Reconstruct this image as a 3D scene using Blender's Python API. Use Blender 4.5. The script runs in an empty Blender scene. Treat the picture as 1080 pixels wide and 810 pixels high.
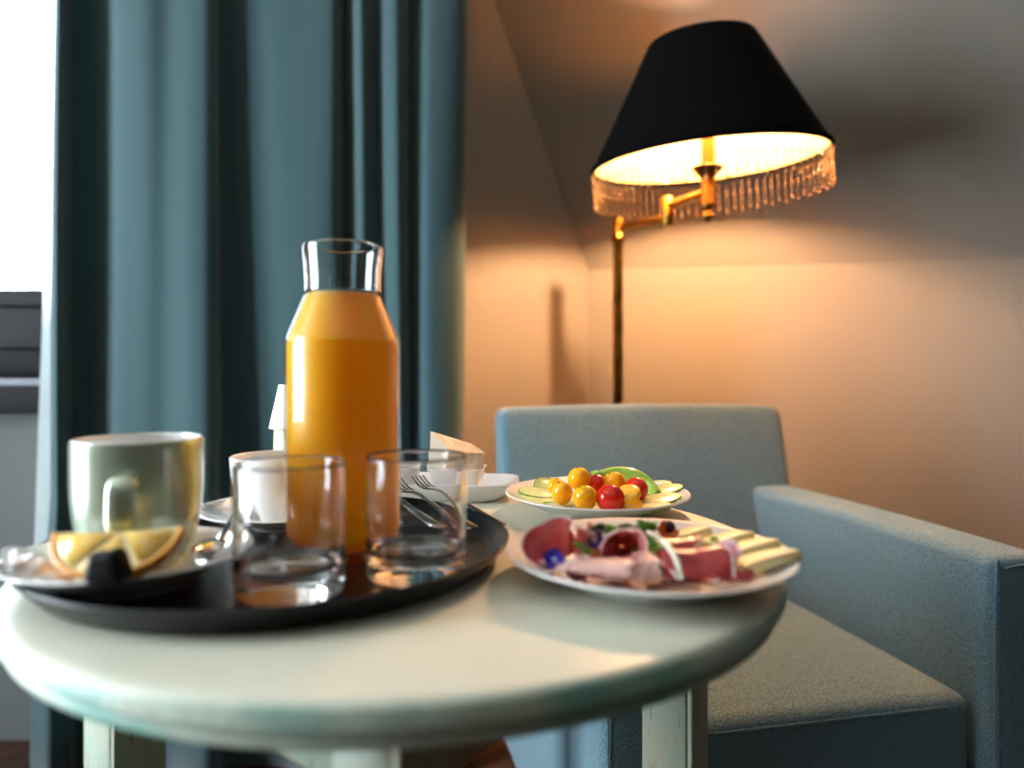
import bpy, bmesh, math, random
from mathutils import Vector, Matrix, noise
random.seed(7)
PI = math.pi
sc = bpy.context.scene
COL = sc.collection

# ---------------------------------------------------------------- camera
CZ, HOR, FPX = 0.865, 390.0, 750.0          # eye height, horizon row, focal length in pixels (1080 x 810)
cam_d = bpy.data.cameras.new('camera')
cam_d.sensor_width = 36.0
cam_d.lens = 36.0 * FPX / 1080.0
cam_d.shift_y = -(405.0 - HOR) / 1080.0
cam_d.clip_start = 0.02
cam_d.dof.use_dof = True
cam_d.dof.focus_distance = 0.83
cam_d.dof.aperture_fstop = 2.25
cam = bpy.data.objects.new('camera', cam_d)
cam.location = (0, 0, CZ)
cam.rotation_euler = (PI / 2, 0, 0)
COL.objects.link(cam)
sc.camera = cam

# ---------------------------------------------------------------- daylight, exposure
SKY = 17.0
w = bpy.data.worlds.new('overcast_sky')
sc.world = w
w.use_nodes = True
bgn = w.node_tree.nodes['Background']
bgn.inputs[0].default_value = (0.80, 0.91, 1.0, 1)
bgn.inputs[1].default_value = SKY
sc.view_settings.view_transform = 'Standard'
sc.view_settings.look = 'None'
sc.view_settings.exposure = 1.0
sc.view_settings.gamma = 1.0
BULB = 1150.0

def portal(name, loc, rot, sx, sy):
    d = bpy.data.lights.new(name, 'AREA')
    d.shape = 'RECTANGLE'; d.size = sx; d.size_y = sy
    d.cycles.is_portal = True
    o = bpy.data.objects.new(name, d)
    o.location = loc; o.rotation_euler = rot
    COL.objects.link(o)

# back window (beside the curtain) and an unseen side window added for daylight
BW = dict(x0=-2.15, x1=-0.60, z0=0.78, z1=2.30, y=1.66)
SW = dict(y0=-0.45, y1=0.95, z0=0.03, z1=2.30, x=-2.45)
portal('window_portal', ((BW['x0'] + BW['x1']) / 2, BW['y'] + .16, (BW['z0'] + BW['z1']) / 2), (-PI / 2, 0, 0), 1.5, 1.5)
portal('added_window_portal', (SW['x'] - .16, (SW['y0'] + SW['y1']) / 2, (SW['z0'] + SW['z1']) / 2), (0, -PI / 2, 0), 2.2, 1.35)

# ---------------------------------------------------------------- helpers
def W(px, py, z):
    """point of the horizontal plane at height z seen at that pixel"""
    y = (CZ - z) * FPX / (py - HOR)
    return Vector(((px - 540) / FPX * y, y, z))

def A(px, py, y):
    """point at depth y seen at that pixel"""
    return Vector(((px - 540) / FPX * y, y, CZ - (py - HOR) / FPX * y))

def hx(s):
    s = s.lstrip('#')
    v = [int(s[i:i + 2], 16) / 255 for i in (0, 2, 4)]
    return tuple((c / 12.92 if c <= .04045 else ((c + .055) / 1.055) ** 2.4) for c in v)

def mat(name, base, rough=.5, metal=0, var=None, vscale=20, vstretch=(1, 1, 1), bump=0, bscale=200, bstretch=(1, 1, 1), **kw):
    m = bpy.data.materials.new(name); m.use_nodes = True
    nt = m.node_tree; n = nt.nodes; L = nt.links
    b = n['Principled BSDF']
    if isinstance(base, str): base = hx(base)
    b.inputs['Base Color'].default_value = (*base, 1)
    b.inputs['Roughness'].default_value = rough
    b.inputs['Metallic'].default_value = metal
    for k, v in kw.items():
        k = k.replace('_', ' ')
        i = b.inputs[k]
        i.default_value = v
    tc = n.new('ShaderNodeTexCoord')
    def ns(scale, stretch, detail=5):
        mp = n.new('ShaderNodeMapping'); mp.inputs['Scale'].default_value = stretch
        L.new(tc.outputs['Object'], mp.inputs['Vector'])
        t = n.new('ShaderNodeTexNoise'); t.inputs['Scale'].default_value = scale; t.inputs['Detail'].default_value = detail
        L.new(mp.outputs['Vector'], t.inputs['Vector'])
        return t
    if var is not None:
        if isinstance(var, str): var = hx(var)
        t = ns(vscale, vstretch)
        r = n.new('ShaderNodeValToRGB')
        r.color_ramp.elements[0].position = .35; r.color_ramp.elements[0].color = (*base, 1)
        r.color_ramp.elements[1].position = .65; r.color_ramp.elements[1].color = (*var, 1)
        L.new(t.outputs['Fac'], r.inputs['Fac']); L.new(r.outputs['Color'], b.inputs['Base Color'])
    if bump:
        t = ns(bscale, bstretch, 3)
        bp = n.new('ShaderNodeBump'); bp.inputs['Strength'].default_value = bump; bp.inputs['Distance'].default_value = .002
        L.new(t.outputs['Fac'], bp.inputs['Height']); L.new(bp.outputs['Normal'], b.inputs['Normal'])
    return m

def add_translucent(m, col, fac):
    nt = m.node_tree; n = nt.nodes; L = nt.links
    out = n['Material Output']; b = n['Principled BSDF']
    t = n.new('ShaderNodeBsdfTranslucent'); t.inputs[0].default_value = (*col, 1)
    x = n.new('ShaderNodeMixShader'); x.inputs[0].default_value = fac
    L.new(b.outputs[0], x.inputs[1]); L.new(t.outputs[0], x.inputs[2]); L.new(x.outputs[0], out.inputs['Surface'])

def mesh(vs, fs, smooth=40):
    me = bpy.data.meshes.new('shape')
    me.from_pydata([tuple(v) for v in vs], [], fs)
    me.validate(); me.update()
    bm = bmesh.new(); bm.from_mesh(me)
    bmesh.ops.recalc_face_normals(bm, faces=bm.faces); bm.to_mesh(me); bm.free()
    fin(me, smooth)
    return me

def fin(me, smooth=40):
    if smooth:
        me.polygons.foreach_set('use_smooth', [True] * len(me.polygons))
        if smooth < 180: me.set_sharp_from_angle(angle=math.radians(smooth))

def ob(name, me, m=None, parent=None, loc=None, rot=None):
    o = bpy.data.objects.new(name, me)
    COL.objects.link(o)
    if me is not None:
        me.name = name
        if m is not None and not me.materials: me.materials.append(m)
    if parent is not None: o.parent = parent
    if loc is not None: o.location = loc
    if rot is not None: o.rotation_euler = rot
    return o

def tag(o, label, cat, group=None, kind=None):
    o['label'] = label
    if cat: o['category'] = cat
    if group: o['group'] = group
    if kind: o['kind'] = kind
    return o

def thing(name, label, cat, loc=(0, 0, 0), rot=(0, 0, 0), group=None):
    o = ob(name, None, None, None, loc, rot)
    o.empty_display_size = .02
    return tag(o, label, cat, group)

def struct(name, me, m, label=None, parent=None):
    o = ob(name, me, m, parent)
    if parent is None:
        o['kind'] = 'structure'
        o['label'] = label; o['category'] = name.split('_')[0]
    return o

def lathe(prof, n=64, smooth=35, sx=1, sy=1, hold=False):
    vs = []; fs = []; rings = []
    if hold:
        q = [prof[0]]
        for (a0, b0), (a1, b1) in zip(prof, prof[1:]):
            ln = math.hypot(a1 - a0, b1 - b0)
            if ln > .005:
                for d in (.0008, ln / 2, ln - .0008):
                    q.append((a0 + (a1 - a0) * d / ln, b0 + (b1 - b0) * d / ln))
            q.append((a1, b1))
        prof = q
    for r, z in prof:
        if r < 1e-6:
            rings.append([len(vs)]); vs.append((0, 0, z))
        else:
            rings.append(list(range(len(vs), len(vs) + n)))
            vs += [(r * sx * math.cos(2 * PI * i / n), r * sy * math.sin(2 * PI * i / n), z) for i in range(n)]
    for a, b in zip(rings, rings[1:]):
        for i in range(n):
            j = (i + 1) % n
            if len(a) == 1 and len(b) == 1: continue
            if len(a) == 1: fs.append((a[0], b[j], b[i]))
            elif len(b) == 1: fs.append((a[i], a[j], b[0]))
            else: fs.append((a[i], a[j], b[j], b[i]))
    return mesh(vs, fs, smooth)

def smooth_prof(pts, k=6):
    out = []
    P = [pts[0]] + list(pts) + [pts[-1]]
    for i in range(1, len(P) - 2):
        p0, p1, p2, p3 = [Vector(p) for p in P[i - 1:i + 3]]
        for s in range(k):
            t = s / k
            out.append(tuple(.5 * ((2 * p1) + (p2 - p0) * t + (2 * p0 - 5 * p1 + 4 * p2 - p3) * t * t + (3 * p1 - p0 - 3 * p2 + p3) * t ** 3)))
    out.append(tuple(pts[-1]))
    return out

def boxes(lst, bev=0, seg=2, smooth=40):
    """one mesh of axis-aligned boxes ((x0,x1),(y0,y1),(z0,z1))"""
    bm = bmesh.new()
    for (x0, x1), (y0, y1), (z0, z1) in lst:
        v = [bm.verts.new(p) for p in [(x0, y0, z0), (x1, y0, z0), (x1, y1, z0), (x0, y1, z0), (x0, y0, z1), (x1, y0, z1), (x1, y1, z1), (x0, y1, z1)]]
        for f in [(3, 2, 1, 0), (4, 5, 6, 7), (0, 1, 5, 4), (1, 2, 6, 5), (2, 3, 7, 6), (3, 0, 4, 7)]:
            bm.faces.new([v[i] for i in f])
    if bev:
        bmesh.ops.bevel(bm, geom=list(bm.edges), offset=bev, segments=seg, profile=.5, affect='EDGES')
    me = bpy.data.meshes.new('shape'); bm.to_mesh(me); bm.free()
    fin(me, smooth)
    return me

def prism(poly, z0, z1):
    n = len(poly)
    vs = [(x, y, z0) for x, y in poly] + [(x, y, z1) for x, y in poly]
    fs = [tuple(range(n))[::-1], tuple(range(n, 2 * n))] + [(i, (i + 1) % n, n + (i + 1) % n, n + i) for i in range(n)]
    return mesh(vs, fs, 30)

def rbox(sx, sy, sz, r, m=8, fn=None):
    """rounded box, half sizes sx sy sz, corner radius r, centred; fn moves each vertex"""
    def samples(a):
        c = [-a + r * k / 4 for k in range(5)]
        mid = [(-a + r) + (2 * (a - r)) * k / m for k in range(1, m)]
        return c + mid + [-v for v in c[::-1]]
    S = [samples(sx), samples(sy), samples(sz)]
    H = (sx, sy, sz)
    vs = []; idx = {}; fs = []
    def vid(p):
        inner = Vector([max(-(h - r), min(h - r, c)) for c, h in zip(p, H)])
        d = Vector(p) - inner
        q = inner + d.normalized() * r if d.length > 1e-9 else Vector(p)
        k = tuple(round(c, 6) for c in q)
        if k not in idx:
            idx[k] = len(vs); vs.append(Vector(fn(q)) if fn else q)
        return idx[k]
    for ax in range(3):
        a, b = [i for i in range(3) if i != ax]
        for sgn in (-1, 1):
            for i in range(len(S[a]) - 1):
                for j in range(len(S[b]) - 1):
                    q = []
                    for di, dj in ((0, 0), (1, 0), (1, 1), (0, 1)):
                        p = [0, 0, 0]; p[ax] = sgn * H[ax]; p[a] = S[a][i + di]; p[b] = S[b][j + dj]
                        q.append(vid(p))
                    q = list(dict.fromkeys(q))
                    if len(q) > 2: fs.append(tuple(q))
    return mesh(vs, fs, 180)

def loft(st, n=12, smooth=60, side0=None):
    """stations (centre, half width, half thickness) lofted along a path; cross-section ellipse in (side, up)"""
    vs = []; fs = []
    C = [Vector(s[0]) for s in st]
    for k, (c, hw, ht) in enumerate(st):
        t = (C[min(k + 1, len(C) - 1)] - C[max(k - 1, 0)]).normalized()
        up = Vector((0, 0, 1)) if abs(t.z) < .95 else Vector((0, 1, 0))
        side = Vector(side0) if side0 else t.cross(up).normalized()
        u = side.cross(t).normalized()
        for i in range(n):
            a = 2 * PI * i / n
            vs.append(C[k] + side * hw * math.cos(a) + u * ht * math.sin(a))
    for k in range(len(st) - 1):
        for i in range(n):
            j = (i + 1) % n
            fs.append((k * n + i, k * n + j, (k + 1) * n + j, (k + 1) * n + i))
    fs.append(tuple(range(n))[::-1]); fs.append(tuple(range((len(st) - 1) * n, len(st) * n)))
    return mesh(vs, fs, smooth)

def tube(pts, r, n=10, k=4):
    pts = smooth_prof([tuple(p) for p in pts], k) if k > 1 else pts
    rr = r if callable(r) else (lambda t: r)
    N = len(pts) - 1
    return loft([(p, rr(i / N), rr(i / N)) for i, p in enumerate(pts)], n)

def grid(nu, nv, f, smooth=180, closed_u=False):
    vs = [f(i / (nu if closed_u else nu - 1), j / (nv - 1)) for i in range(nu) for j in range(nv)]
    fs = []
    for i in range(nu if closed_u else nu - 1):
        for j in range(nv - 1):
            a = i * nv + j; b = ((i + 1) % nu) * nv + j
            fs.append((a, b, b + 1, a + 1))
    me = bpy.data.meshes.new('shape'); me.from_pydata([tuple(v) for v in vs], [], fs); me.update(); fin(me, smooth)
    return me

def solid(o, t, off=0):
    s = o.modifiers.new('thickness', 'SOLIDIFY'); s.thickness = t; s.offset = off
    return o

def rot_to(axis, spin=0):
    return Vector(axis).normalized().to_track_quat('Z', 'Y').to_matrix().to_4x4() @ Matrix.Rotation(spin, 4, 'Z')

# ---------------------------------------------------------------- materials
M = {}
M['wall'] = mat('wall_paint', '#968f85', .85, bump=.08, bscale=150)
M['shaded_wall'] = mat('shaded_wall_paint', '#6f7371', .85)  # darker than the other walls: shade of the window wall put into its colour
M['panel'] = mat('dark_unseen_wall', '#4a3a2c', .5, var='#3a2c20', vscale=6, vstretch=(1, 1, .1))  # dark wood finish added on the unseen walls to cut fill light
M['ceil'] = mat('ceiling_paint', '#dad6cc', .9)
M['floor'] = mat('carpet', '#1d140e', .95, var='#4a2a12', vscale=14, bump=.4, bscale=400)
M['frame'] = mat('window_frame', '#0b0c0f', .55, Specular_IOR_Level=.2)
M['sill'] = mat('sill_edge', '#8f939b', .4)
M['curtain'] = mat('curtain_cloth', '#2c4b4f', .85, bump=.12, bscale=900, Sheen_Weight=.25)
add_translucent(M['curtain'], hx('#406668'), .10)
M['lining_cloth'] = mat('curtain_lining', '#e6efee', .8)
add_translucent(M['lining_cloth'], hx('#f4fafa'), .75)
M['metal'] = mat('steel', '#c8c8c8', .12, 1)
M['brass'] = mat('brass', '#b98a3c', .28, 1, var='#8a6528', vscale=30)
M['dbrass'] = mat('dark_brass', '#6a4c22', .35, 1)
M['shade'] = mat('shade_fabric', '#020202', .9, Specular_IOR_Level=.08)
M['lining'] = mat('shade_lining', '#c9a468', .7)
M['china'] = mat('white_china', '#e6e5e3', .12, Coat_Weight=.3)
M['tray'] = mat('black_tray', '#040507', .3, bump=.05, bscale=700, Specular_IOR_Level=.35)
M['juice'] = mat('orange_juice', '#ffbc10', .3, Subsurface_Weight=1.0, Subsurface_Scale=.03)
add_translucent(M['juice'], hx('#ffb400'), .3)
M['juice'].node_tree.nodes['Principled BSDF'].inputs['Subsurface Radius'].default_value = (1, .5, .06)
M['foam'] = mat('juice_foam', '#ffd873', .5)
M['glass'] = mat('clear_glass', (1, 1, 1), .0, Transmission_Weight=1.0, IOR=1.48)
M['fabric'] = mat('chair_fabric', '#6b8d9a', .9, var='#375561', vscale=330, vstretch=(1, 1, 2.5), bump=1.0, bscale=330, bstretch=(1, 1, 2.5), Sheen_Weight=.3)
M['legwood'] = mat('dark_wood', '#2b1c12', .4)

def pane_mat():
    m = bpy.data.materials.new('window_pane'); m.use_nodes = True
    nt = m.node_tree; n = nt.nodes; L = nt.links
    n.remove(n['Principled BSDF'])
    t = n.new('ShaderNodeBsdfTransparent'); g = n.new('ShaderNodeBsdfGlossy'); g.inputs['Roughness'].default_value = .02
    f = n.new('ShaderNodeFresnel'); f.inputs['IOR'].default_value = 1.3
    x = n.new('ShaderNodeMixShader')
    L.new(f.outputs[0], x.inputs[0]); L.new(t.outputs[0], x.inputs[1]); L.new(g.outputs[0], x.inputs[2])
    L.new(x.outputs[0], n['Material Output'].inputs['Surface'])
    return m
M['pane'] = pane_mat()
def thin_glass():
    m = bpy.data.materials.new('carafe_glass'); m.use_nodes = True
    nt = m.node_tree; n = nt.nodes; L = nt.links
    n.remove(n['Principled BSDF'])
    t = n.new('ShaderNodeBsdfTransparent'); t.inputs[0].default_value = (.985, .99, .99, 1)
    g = n.new('ShaderNodeBsdfGlossy'); g.inputs['Roughness'].default_value = .01
    f = n.new('ShaderNodeLayerWeight'); f.inputs['Blend'].default_value = .5
    p = n.new('ShaderNodeMath'); p.operation = 'POWER'; p.inputs[1].default_value = 3.5
    a = n.new('ShaderNodeMath'); a.operation = 'MULTIPLY_ADD'; a.inputs[1].default_value = .75; a.inputs[2].default_value = .04
    x = n.new('ShaderNodeMixShader')
    L.new(f.outputs['Facing'], p.inputs[0]); L.new(p.outputs[0], a.inputs[0]); L.new(a.outputs[0], x.inputs[0])
    L.new(t.outputs[0], x.inputs[1]); L.new(g.outputs[0], x.inputs[2])
    L.new(x.outputs[0], n['Material Output'].inputs['Surface'])
    return m
M['thin'] = thin_glass()

def painted_wood(name, c1, c2, c3, stretch, rim=False):
    """worn chalk paint: cream over mint, wood showing along the grain"""
    m = mat(name, c1, .42, bump=.25, bscale=60, bstretch=stretch)
    nt = m.node_tree; n = nt.nodes; L = nt.links; b = n['Principled BSDF']
    tc = n.new('ShaderNodeTexCoord')
    def layer(scale, lo, hi, st):
        mp = n.new('ShaderNodeMapping'); mp.inputs['Scale'].default_value = st
        L.new(tc.outputs['Object'], mp.inputs['Vector'])
        t = n.new('ShaderNodeTexNoise'); t.inputs['Scale'].default_value = scale; t.inputs['Detail'].default_value = 7
        L.new(mp.outputs['Vector'], t.inputs['Vector'])
        r = n.new('ShaderNodeMapRange'); r.inputs[1].default_value = lo; r.inputs[2].default_value = hi
        L.new(t.outputs['Fac'], r.inputs[0])
        return r
    a = layer(9, .48, .66, (1, 1, 1)); g = layer(50, .62, .72, stretch)
    m1 = n.new('ShaderNodeMix'); m1.data_type = 'RGBA'; m1.inputs[6].default_value = (*hx(c1), 1); m1.inputs[7].default_value = (*hx(c2), 1)
    fac = a.outputs[0]
    if rim:   # the moulded edge keeps more of the mint undercoat than the rubbed top
        sp = n.new('ShaderNodeSeparateXYZ'); L.new(tc.outputs['Object'], sp.inputs[0])
        mr = n.new('ShaderNodeMapRange'); mr.inputs[1].default_value = -.0005; mr.inputs[2].default_value = -.005
        mr.inputs[3].default_value = .12; mr.inputs[4].default_value = .95
        L.new(sp.outputs['Z'], mr.inputs[0])
        mu = n.new('ShaderNodeMath'); mu.operation = 'MULTIPLY'; mu.use_clamp = True
        ad = n.new('ShaderNodeMath'); ad.operation = 'ADD'; ad.inputs[1].default_value = .45
        L.new(a.outputs[0], ad.inputs[0]); L.new(ad.outputs[0], mu.inputs[0]); L.new(mr.outputs[0], mu.inputs[1])
        fac = mu.outputs[0]
    L.new(fac, m1.inputs[0])
    m2 = n.new('ShaderNodeMix'); m2.data_type = 'RGBA'; m2.inputs[7].default_value = (*hx(c3), 1)
    L.new(m1.outputs[2], m2.inputs[6]); L.new(g.outputs[0], m2.inputs[0]); L.new(m2.outputs[2], b.inputs['Base Color'])
    return m
M['top'] = painted_wood('table_top_paint', '#dcd8c4', '#7fae9f', '#b9b39a', (1, 8, 1), True)
M['legpaint'] = painted_wood('table_leg_paint', '#a39e86', '#86a698', '#4f4a37', (6, 6, .6))

# ================================================================ the room
CORN = Vector((.235, 2.2)); RD = Vector((.9794, -.2018)); RN = Vector((-.2018, -.9794))
KNEE = 1.173; SL = .41; CEIL = 2.55
X_L, X_R, Y_B = -2.45, 3.4, -4.2
rend = CORN + RD * ((X_R - CORN.x) / RD.x)
struct('floor', boxes([((X_L - .3, X_R + .3), (Y_B - .3, 2.6), (-.1, 0))]), M['floor'], 'brown patterned carpet floor under the table')
struct('ceiling', boxes([((X_L - .3, X_R + .3), (Y_B - .3, 2.6), (CEIL, CEIL + .1))]), M['ceil'], 'plain off-white ceiling above the room')
# right wall: low knee wall, above it the roof slope leaning into the room
p0 = CORN - RD * .02; p1 = rend + RD * .3
o_ = -RN * .12
struct('wall_right', prism([tuple(p0), tuple(p1), tuple(p1 + o_), tuple(p0 + o_)], 0, KNEE + .03), M['wall'], 'cream knee wall behind the armchair, below the roof slope')
q0 = CORN - RD * .75; q1 = rend + RD * .3
H = CEIL - KNEE + .05
vs = []
for p in (q0, q1):
    for hh in (0, H):
        base = p + RN * (SL * hh)
        vs.append((base.x, base.y, KNEE + hh)); vs.append((base.x - RN.x * .12, base.y - RN.y * .12, KNEE + hh + .02))
struct('wall_slope', mesh(vs, [(0, 2, 6, 4), (1, 5, 7, 3), (0, 1, 3, 2), (4, 6, 7, 5), (0, 4, 5, 1), (2, 3, 7, 6)], 30), M['wall'], 'sloping cream attic wall behind the lamp shade')
LD = Vector((-.766, -.643)); LN = Vector((-.643, .766))
l1 = CORN + LD * ((CORN.y - BW['y']) / .643)
struct('wall_left', prism([tuple(CORN), tuple(l1), tuple(l1 + LN * .12), tuple(CORN + LN * .12 + Vector((.1, .1)))], 0, CEIL), M['wall'], 'peach-lit wall between the curtain and the room corner')
b = BW; T = .16
struct('wall_back', boxes([((X_L, b['x0']), (b['y'], b['y'] + T), (0, CEIL)), ((b['x1'], l1.x + .01), (b['y'], b['y'] + T), (0, CEIL)),
       ((b['x0'], b['x1']), (b['y'], b['y'] + T), (0, b['z0'])), ((b['x0'], b['x1']), (b['y'], b['y'] + T), (b['z1'], CEIL))]), M['shaded_wall'], 'wall under the window beside the curtain, its shade put into the grey colour')
s = SW
struct('wall_side', boxes([((s['x'] - T, s['x']), (Y_B, s['y0']), (0, CEIL)), ((s['x'] - T, s['x']), (s['y1'], b['y'] + T), (0, CEIL)),
       ((s['x'] - T, s['x']), (s['y0'], s['y1']), (0, s['z0'])), ((s['x'] - T, s['x']), (s['y0'], s['y1']), (s['z1'], CEIL))]), M['wall'], 'off-white side wall left of the camera with an added window')
struct('wall_front', boxes([((X_L - T, X_R + T), (Y_B - .1, Y_B), (0, CEIL))]), M['panel'], 'unseen wall behind the camera, made dark to cut fill light')
struct('wall_east', boxes([((X_R, X_R + .1), (Y_B, rend.y + .3), (0, CEIL))]), M['panel'], 'unseen wall to the right of the camera, made dark to cut fill light')

def window(name, label, x0, x1, z0, z1, loc, rot):
    """frame, sash, panes, ledge; drawn in x (width) and z, y=0 is the room face of the wall"""
    t = thing(name, label, None, loc, rot); t['kind'] = 'structure'; t['category'] = 'window'
    ob('window_frame', boxes([((x0, x1), (.03, .12), (z0, z0 + .075)), ((x0, x1), (.03, .12), (z1 - .06, z1)), ((x0, x0 + .06), (.03, .12), (z0 + .075, z1 - .06)), ((x1 - .06, x1), (.03, .12), (z0 + .075, z1 - .06))], .004), M['frame'], t)
    xm = (x0 + x1) / 2
    for a, c in ((x0 + .06, xm), (xm, x1 - .06)):
        sz0, sz1 = z0 + .075, z1 - .06
        sa = ob('sash', boxes([((a, c), (.02, .10), (sz0, sz0 + .10)), ((a, c), (.02, .10), (sz1 - .07, sz1)), ((a, a + .07), (.02, .10), (sz0 + .10, sz1 - .07)), ((c - .07, c), (.02, .10), (sz0 + .10, sz1 - .07))], .006), M['frame'], t)
        ob('bead', boxes([((a + .07, c - .07), (.012, .03), (sz0 + .10, sz0 + .14))], .004), M['frame'], sa)
        ob('pane', boxes([((a + .06, c - .06), (.055, .06), (sz0 + .09, sz1 - .06))]), M['pane'], sa)
    if z0 < .5: return t
    ob('ledge', boxes([((x0 - .04, x1 + .04), (-.05, .03), (z0 - .012, z0 + .005))], .004), M['sill'], t)
    ob('ledge_board', boxes([((x0 - .04, x1 + .04), (-.045, -.001), (z0 - .075, z0 - .012))], .003), M['frame'], t)
    return t
window('window_1', 'bright white window in dark grey frame left of the curtain', b['x0'], b['x1'], b['z0'] + .06, b['z1'], (0, b['y'], 0), (0, 0, 0))
window('added_side_window', 'floor-length side window in dark grey frame, added out of view for daylight', s['y0'], s['y1'], s['z0'], s['z1'], (s['x'], 0, 0), (0, 0, PI / 2))  # unseen window, added to bring in daylight and reflections from the left

# ---------------------------------------------------------------- curtain
ctl = [(60, 1.585), (58, 1.55), (59, 1.50), (65, 1.47), (73, 1.50), (84, 1.555), (100, 1.56), (112, 1.53), (124, 1.475), (150, 1.465), (175, 1.48), (200, 1.46), (217, 1.455), (227, 1.475),
       (229, 1.52), (243, 1.55), (275, 1.535), (310, 1.525), (338, 1.51), (349, 1.515), (353, 1.55), (359, 1.59), (366, 1.57), (373, 1.52), (381, 1.51), (391, 1.545), (400, 1.57), (411, 1.53),
       (423, 1.515), (430, 1.54), (436, 1.59), (443, 1.57), (452, 1.525), (464, 1.515), (478, 1.52), (487, 1.54), (491, 1.58), (490, 1.62)]
ctl = [(p, 1.525 + (y - 1.525) * .75 if 70 < p < 488 else y) for p, y in ctl]
cp = smooth_prof(ctl, 5)
def curtain_pt(u, v):
    k = u * (len(cp) - 1); px, y = cp[min(int(round(k)), len(cp) - 1)]
    z = .008 + v * 2.44
    if px < 72: px += ((z - .57) / 1.07 * 9 - 4) * (72 - px) / 14 - 22 * max(0, min(1, (.55 - z) / .25)) * max(0, (80 - px) / 20)
    sway = .008 * math.sin(px * .035 + z * 1.3)
    yy = y + .012 * math.sin(px * .05 + z * 1.7) * (1 - v * .5)
    return ((px - 540) / FPX * y + sway, min(yy, 1.618), z)
cur = thing('curtain', 'long teal curtain hanging in deep folds beside the window', 'curtain', (-.55, 1.53, 0))
cm = grid(len(cp), 26, lambda u, v: Vector(curtain_pt(u, v)) - Vector((-.55, 1.53, 0)))
solid(ob('cloth', cm, M['curtain'], cur), .002)
def lining_pt(u, v):
    z = .36 + v * 2.088
    px = 38 + u * 36 + (z - .57) / 1.07 * 18 * (1 - u) ** .5
    y = 1.60 - .03 * math.sin(u * PI)
    return Vector(((px - 540) / FPX * y, y, z)) - Vector((-.55, 1.53, 0))
solid(ob('lining', grid(9, 20, lining_pt), M['lining_cloth'], cur), .0015)
ob('heading_tape', boxes([((-.50, .45), (-.04, .08), (2.445, 2.475))], .004), M['curtain'], cur)
rail = thing('curtain_rail', 'white curtain rail under the ceiling above the teal curtain', 'curtain rail', (-1.0, 1.53, 2.5))
ob('track', boxes([((-1.35, 1.0), (-.015, .015), (-.012, .012))], .003), M['sill'], rail)
for x in (-1.2, -.4, .4, .9):
    ob('bracket', boxes([((x - .012, x + .012), (-.01, .01), (.012, .05))]), M['sill'], rail)

# ---------------------------------------------------------------- armchair
ch = thing('armchair', 'blue-grey upholstered armchair with square arms and loose seat cushion', 'armchair', (.365, 1.245, 0), (0, 0, math.radians(12)))
HW = .3285
for sx in (-1, 1):
    def armf(q, sx=sx):
        x, y, z = q
        x += sx * .004 * math.sin(max(0, (z + .26) / .5) * PI)
        return (x, y, z + .004 * math.cos(y * 5))
    a = ob('armrest', rbox(.05, .325, .255, .018, 8, armf), M['fabric'], ch, (sx * (HW - .05), -.005, .352))
    # piped front seam of the arm panel
    e = .046
    ob('seam', tube([(-e, -.3235, -.25), (-e, -.3245, .21), (-e + .014, -.3245, .240), (e - .014, -.3245, .240), (e, -.3245, .21), (e, -.324, -.25)], .0014, 6, 4), M['fabric'], a)
def backf(q):
    x, y, z = q          # recline: the top leans back
    t = (z + .33) / .66
    return (x, y + .17 * t * (1 - .5 * (y + .08) / .16), z + .006 * (1 - (x / HW) ** 2) * (1 if z > .2 else 0))
bk = ob('backrest', rbox(HW, .08, .34, .022, 8, backf), M['fabric'], ch, (0, .235, .441))
def seatf(q):
    x, y, z = q
    c = (1 - (x / .232) ** 2) * (1 - ((y) / .27) ** 2)
    return (x, y, z + (.018 * max(c, 0) if z > 0 else 0))
seat = ob('seat_cushion', rbox(.2265, .255, .07, .022, 10, seatf), M['fabric'], ch, (0, -.045, .338))
def cushion_ring(z):
    pts = []
    for i in range(64):
        t = 2 * PI * i / 64
        c, s_ = math.cos(t), math.sin(t)
        k = (abs(c) ** 14 + abs(s_) ** 14) ** (-1 / 14)
        pts.append((c * k * .2245, s_ * k * .253, z))
    return pts + [pts[0]]
ob('piping', tube(cushion_ring(.056), .003, 6, 1), M['fabric'], seat)
ob('seat_base', boxes([((-.228, .228), (-.285, .22), (.10, .268))], .012), M['fabric'], ch)
for x in (-.28, .28):
    for y in (-.28, .27):
        ob('leg', lathe([(0, 0), (.014, 0), (.022, .1), (0, .1)], 16), M['legwood'], ch, (x, y, 0))

# ---------------------------------------------------------------- floor lamp
PX, PY = .28, 1.88
HXx, HY = .446, 1.62
lamp = thing('floor_lamp', 'brass swing-arm floor lamp with black beaded shade behind the armchair', 'floor lamp', (PX, PY, 0))
def L_(x, y, z): return (x - PX, y - PY, z)
ztop = CZ + (HOR - 237) / FPX * PY
ob('base', lathe(smooth_prof([(0, 0), (.13, 0), (.135, .008), (.13, .018), (.08, .026), (.03, .035), (.016, .06)], 4) + [(0, .06)], 48), M['brass'], lamp)
ob('pole', lathe([(0, .055), (.0135, .055), (.0135, ztop - .05), (.017, ztop - .045), (.017, ztop - .03), (.0135, ztop - .025), (.0125, ztop), (.018, ztop + .004), (.018, ztop + .014), (0, ztop + .018)], 24), M['brass'], lamp)
za = ztop - .008
J = (.385, 1.76)
arm = ob('swing_arm', tube([L_(PX, PY, za), L_(J[0] - .004, J[1], za)], .0095, 12, 1), M['brass'], lamp)
ob('arm_joint', lathe([(0, -.022), (.012, -.022), (.016, -.016), (.016, .045), (.012, .052), (0, .052)], 20), M['brass'], lamp, L_(J[0], J[1], za))
zb = za + .03
ob('swing_arm', tube([L_(J[0], J[1], zb), L_(HXx, HY, zb)], .0095, 12, 1), M['brass'], lamp)
zs = CZ + (HOR - 235) / FPX * HY
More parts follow.
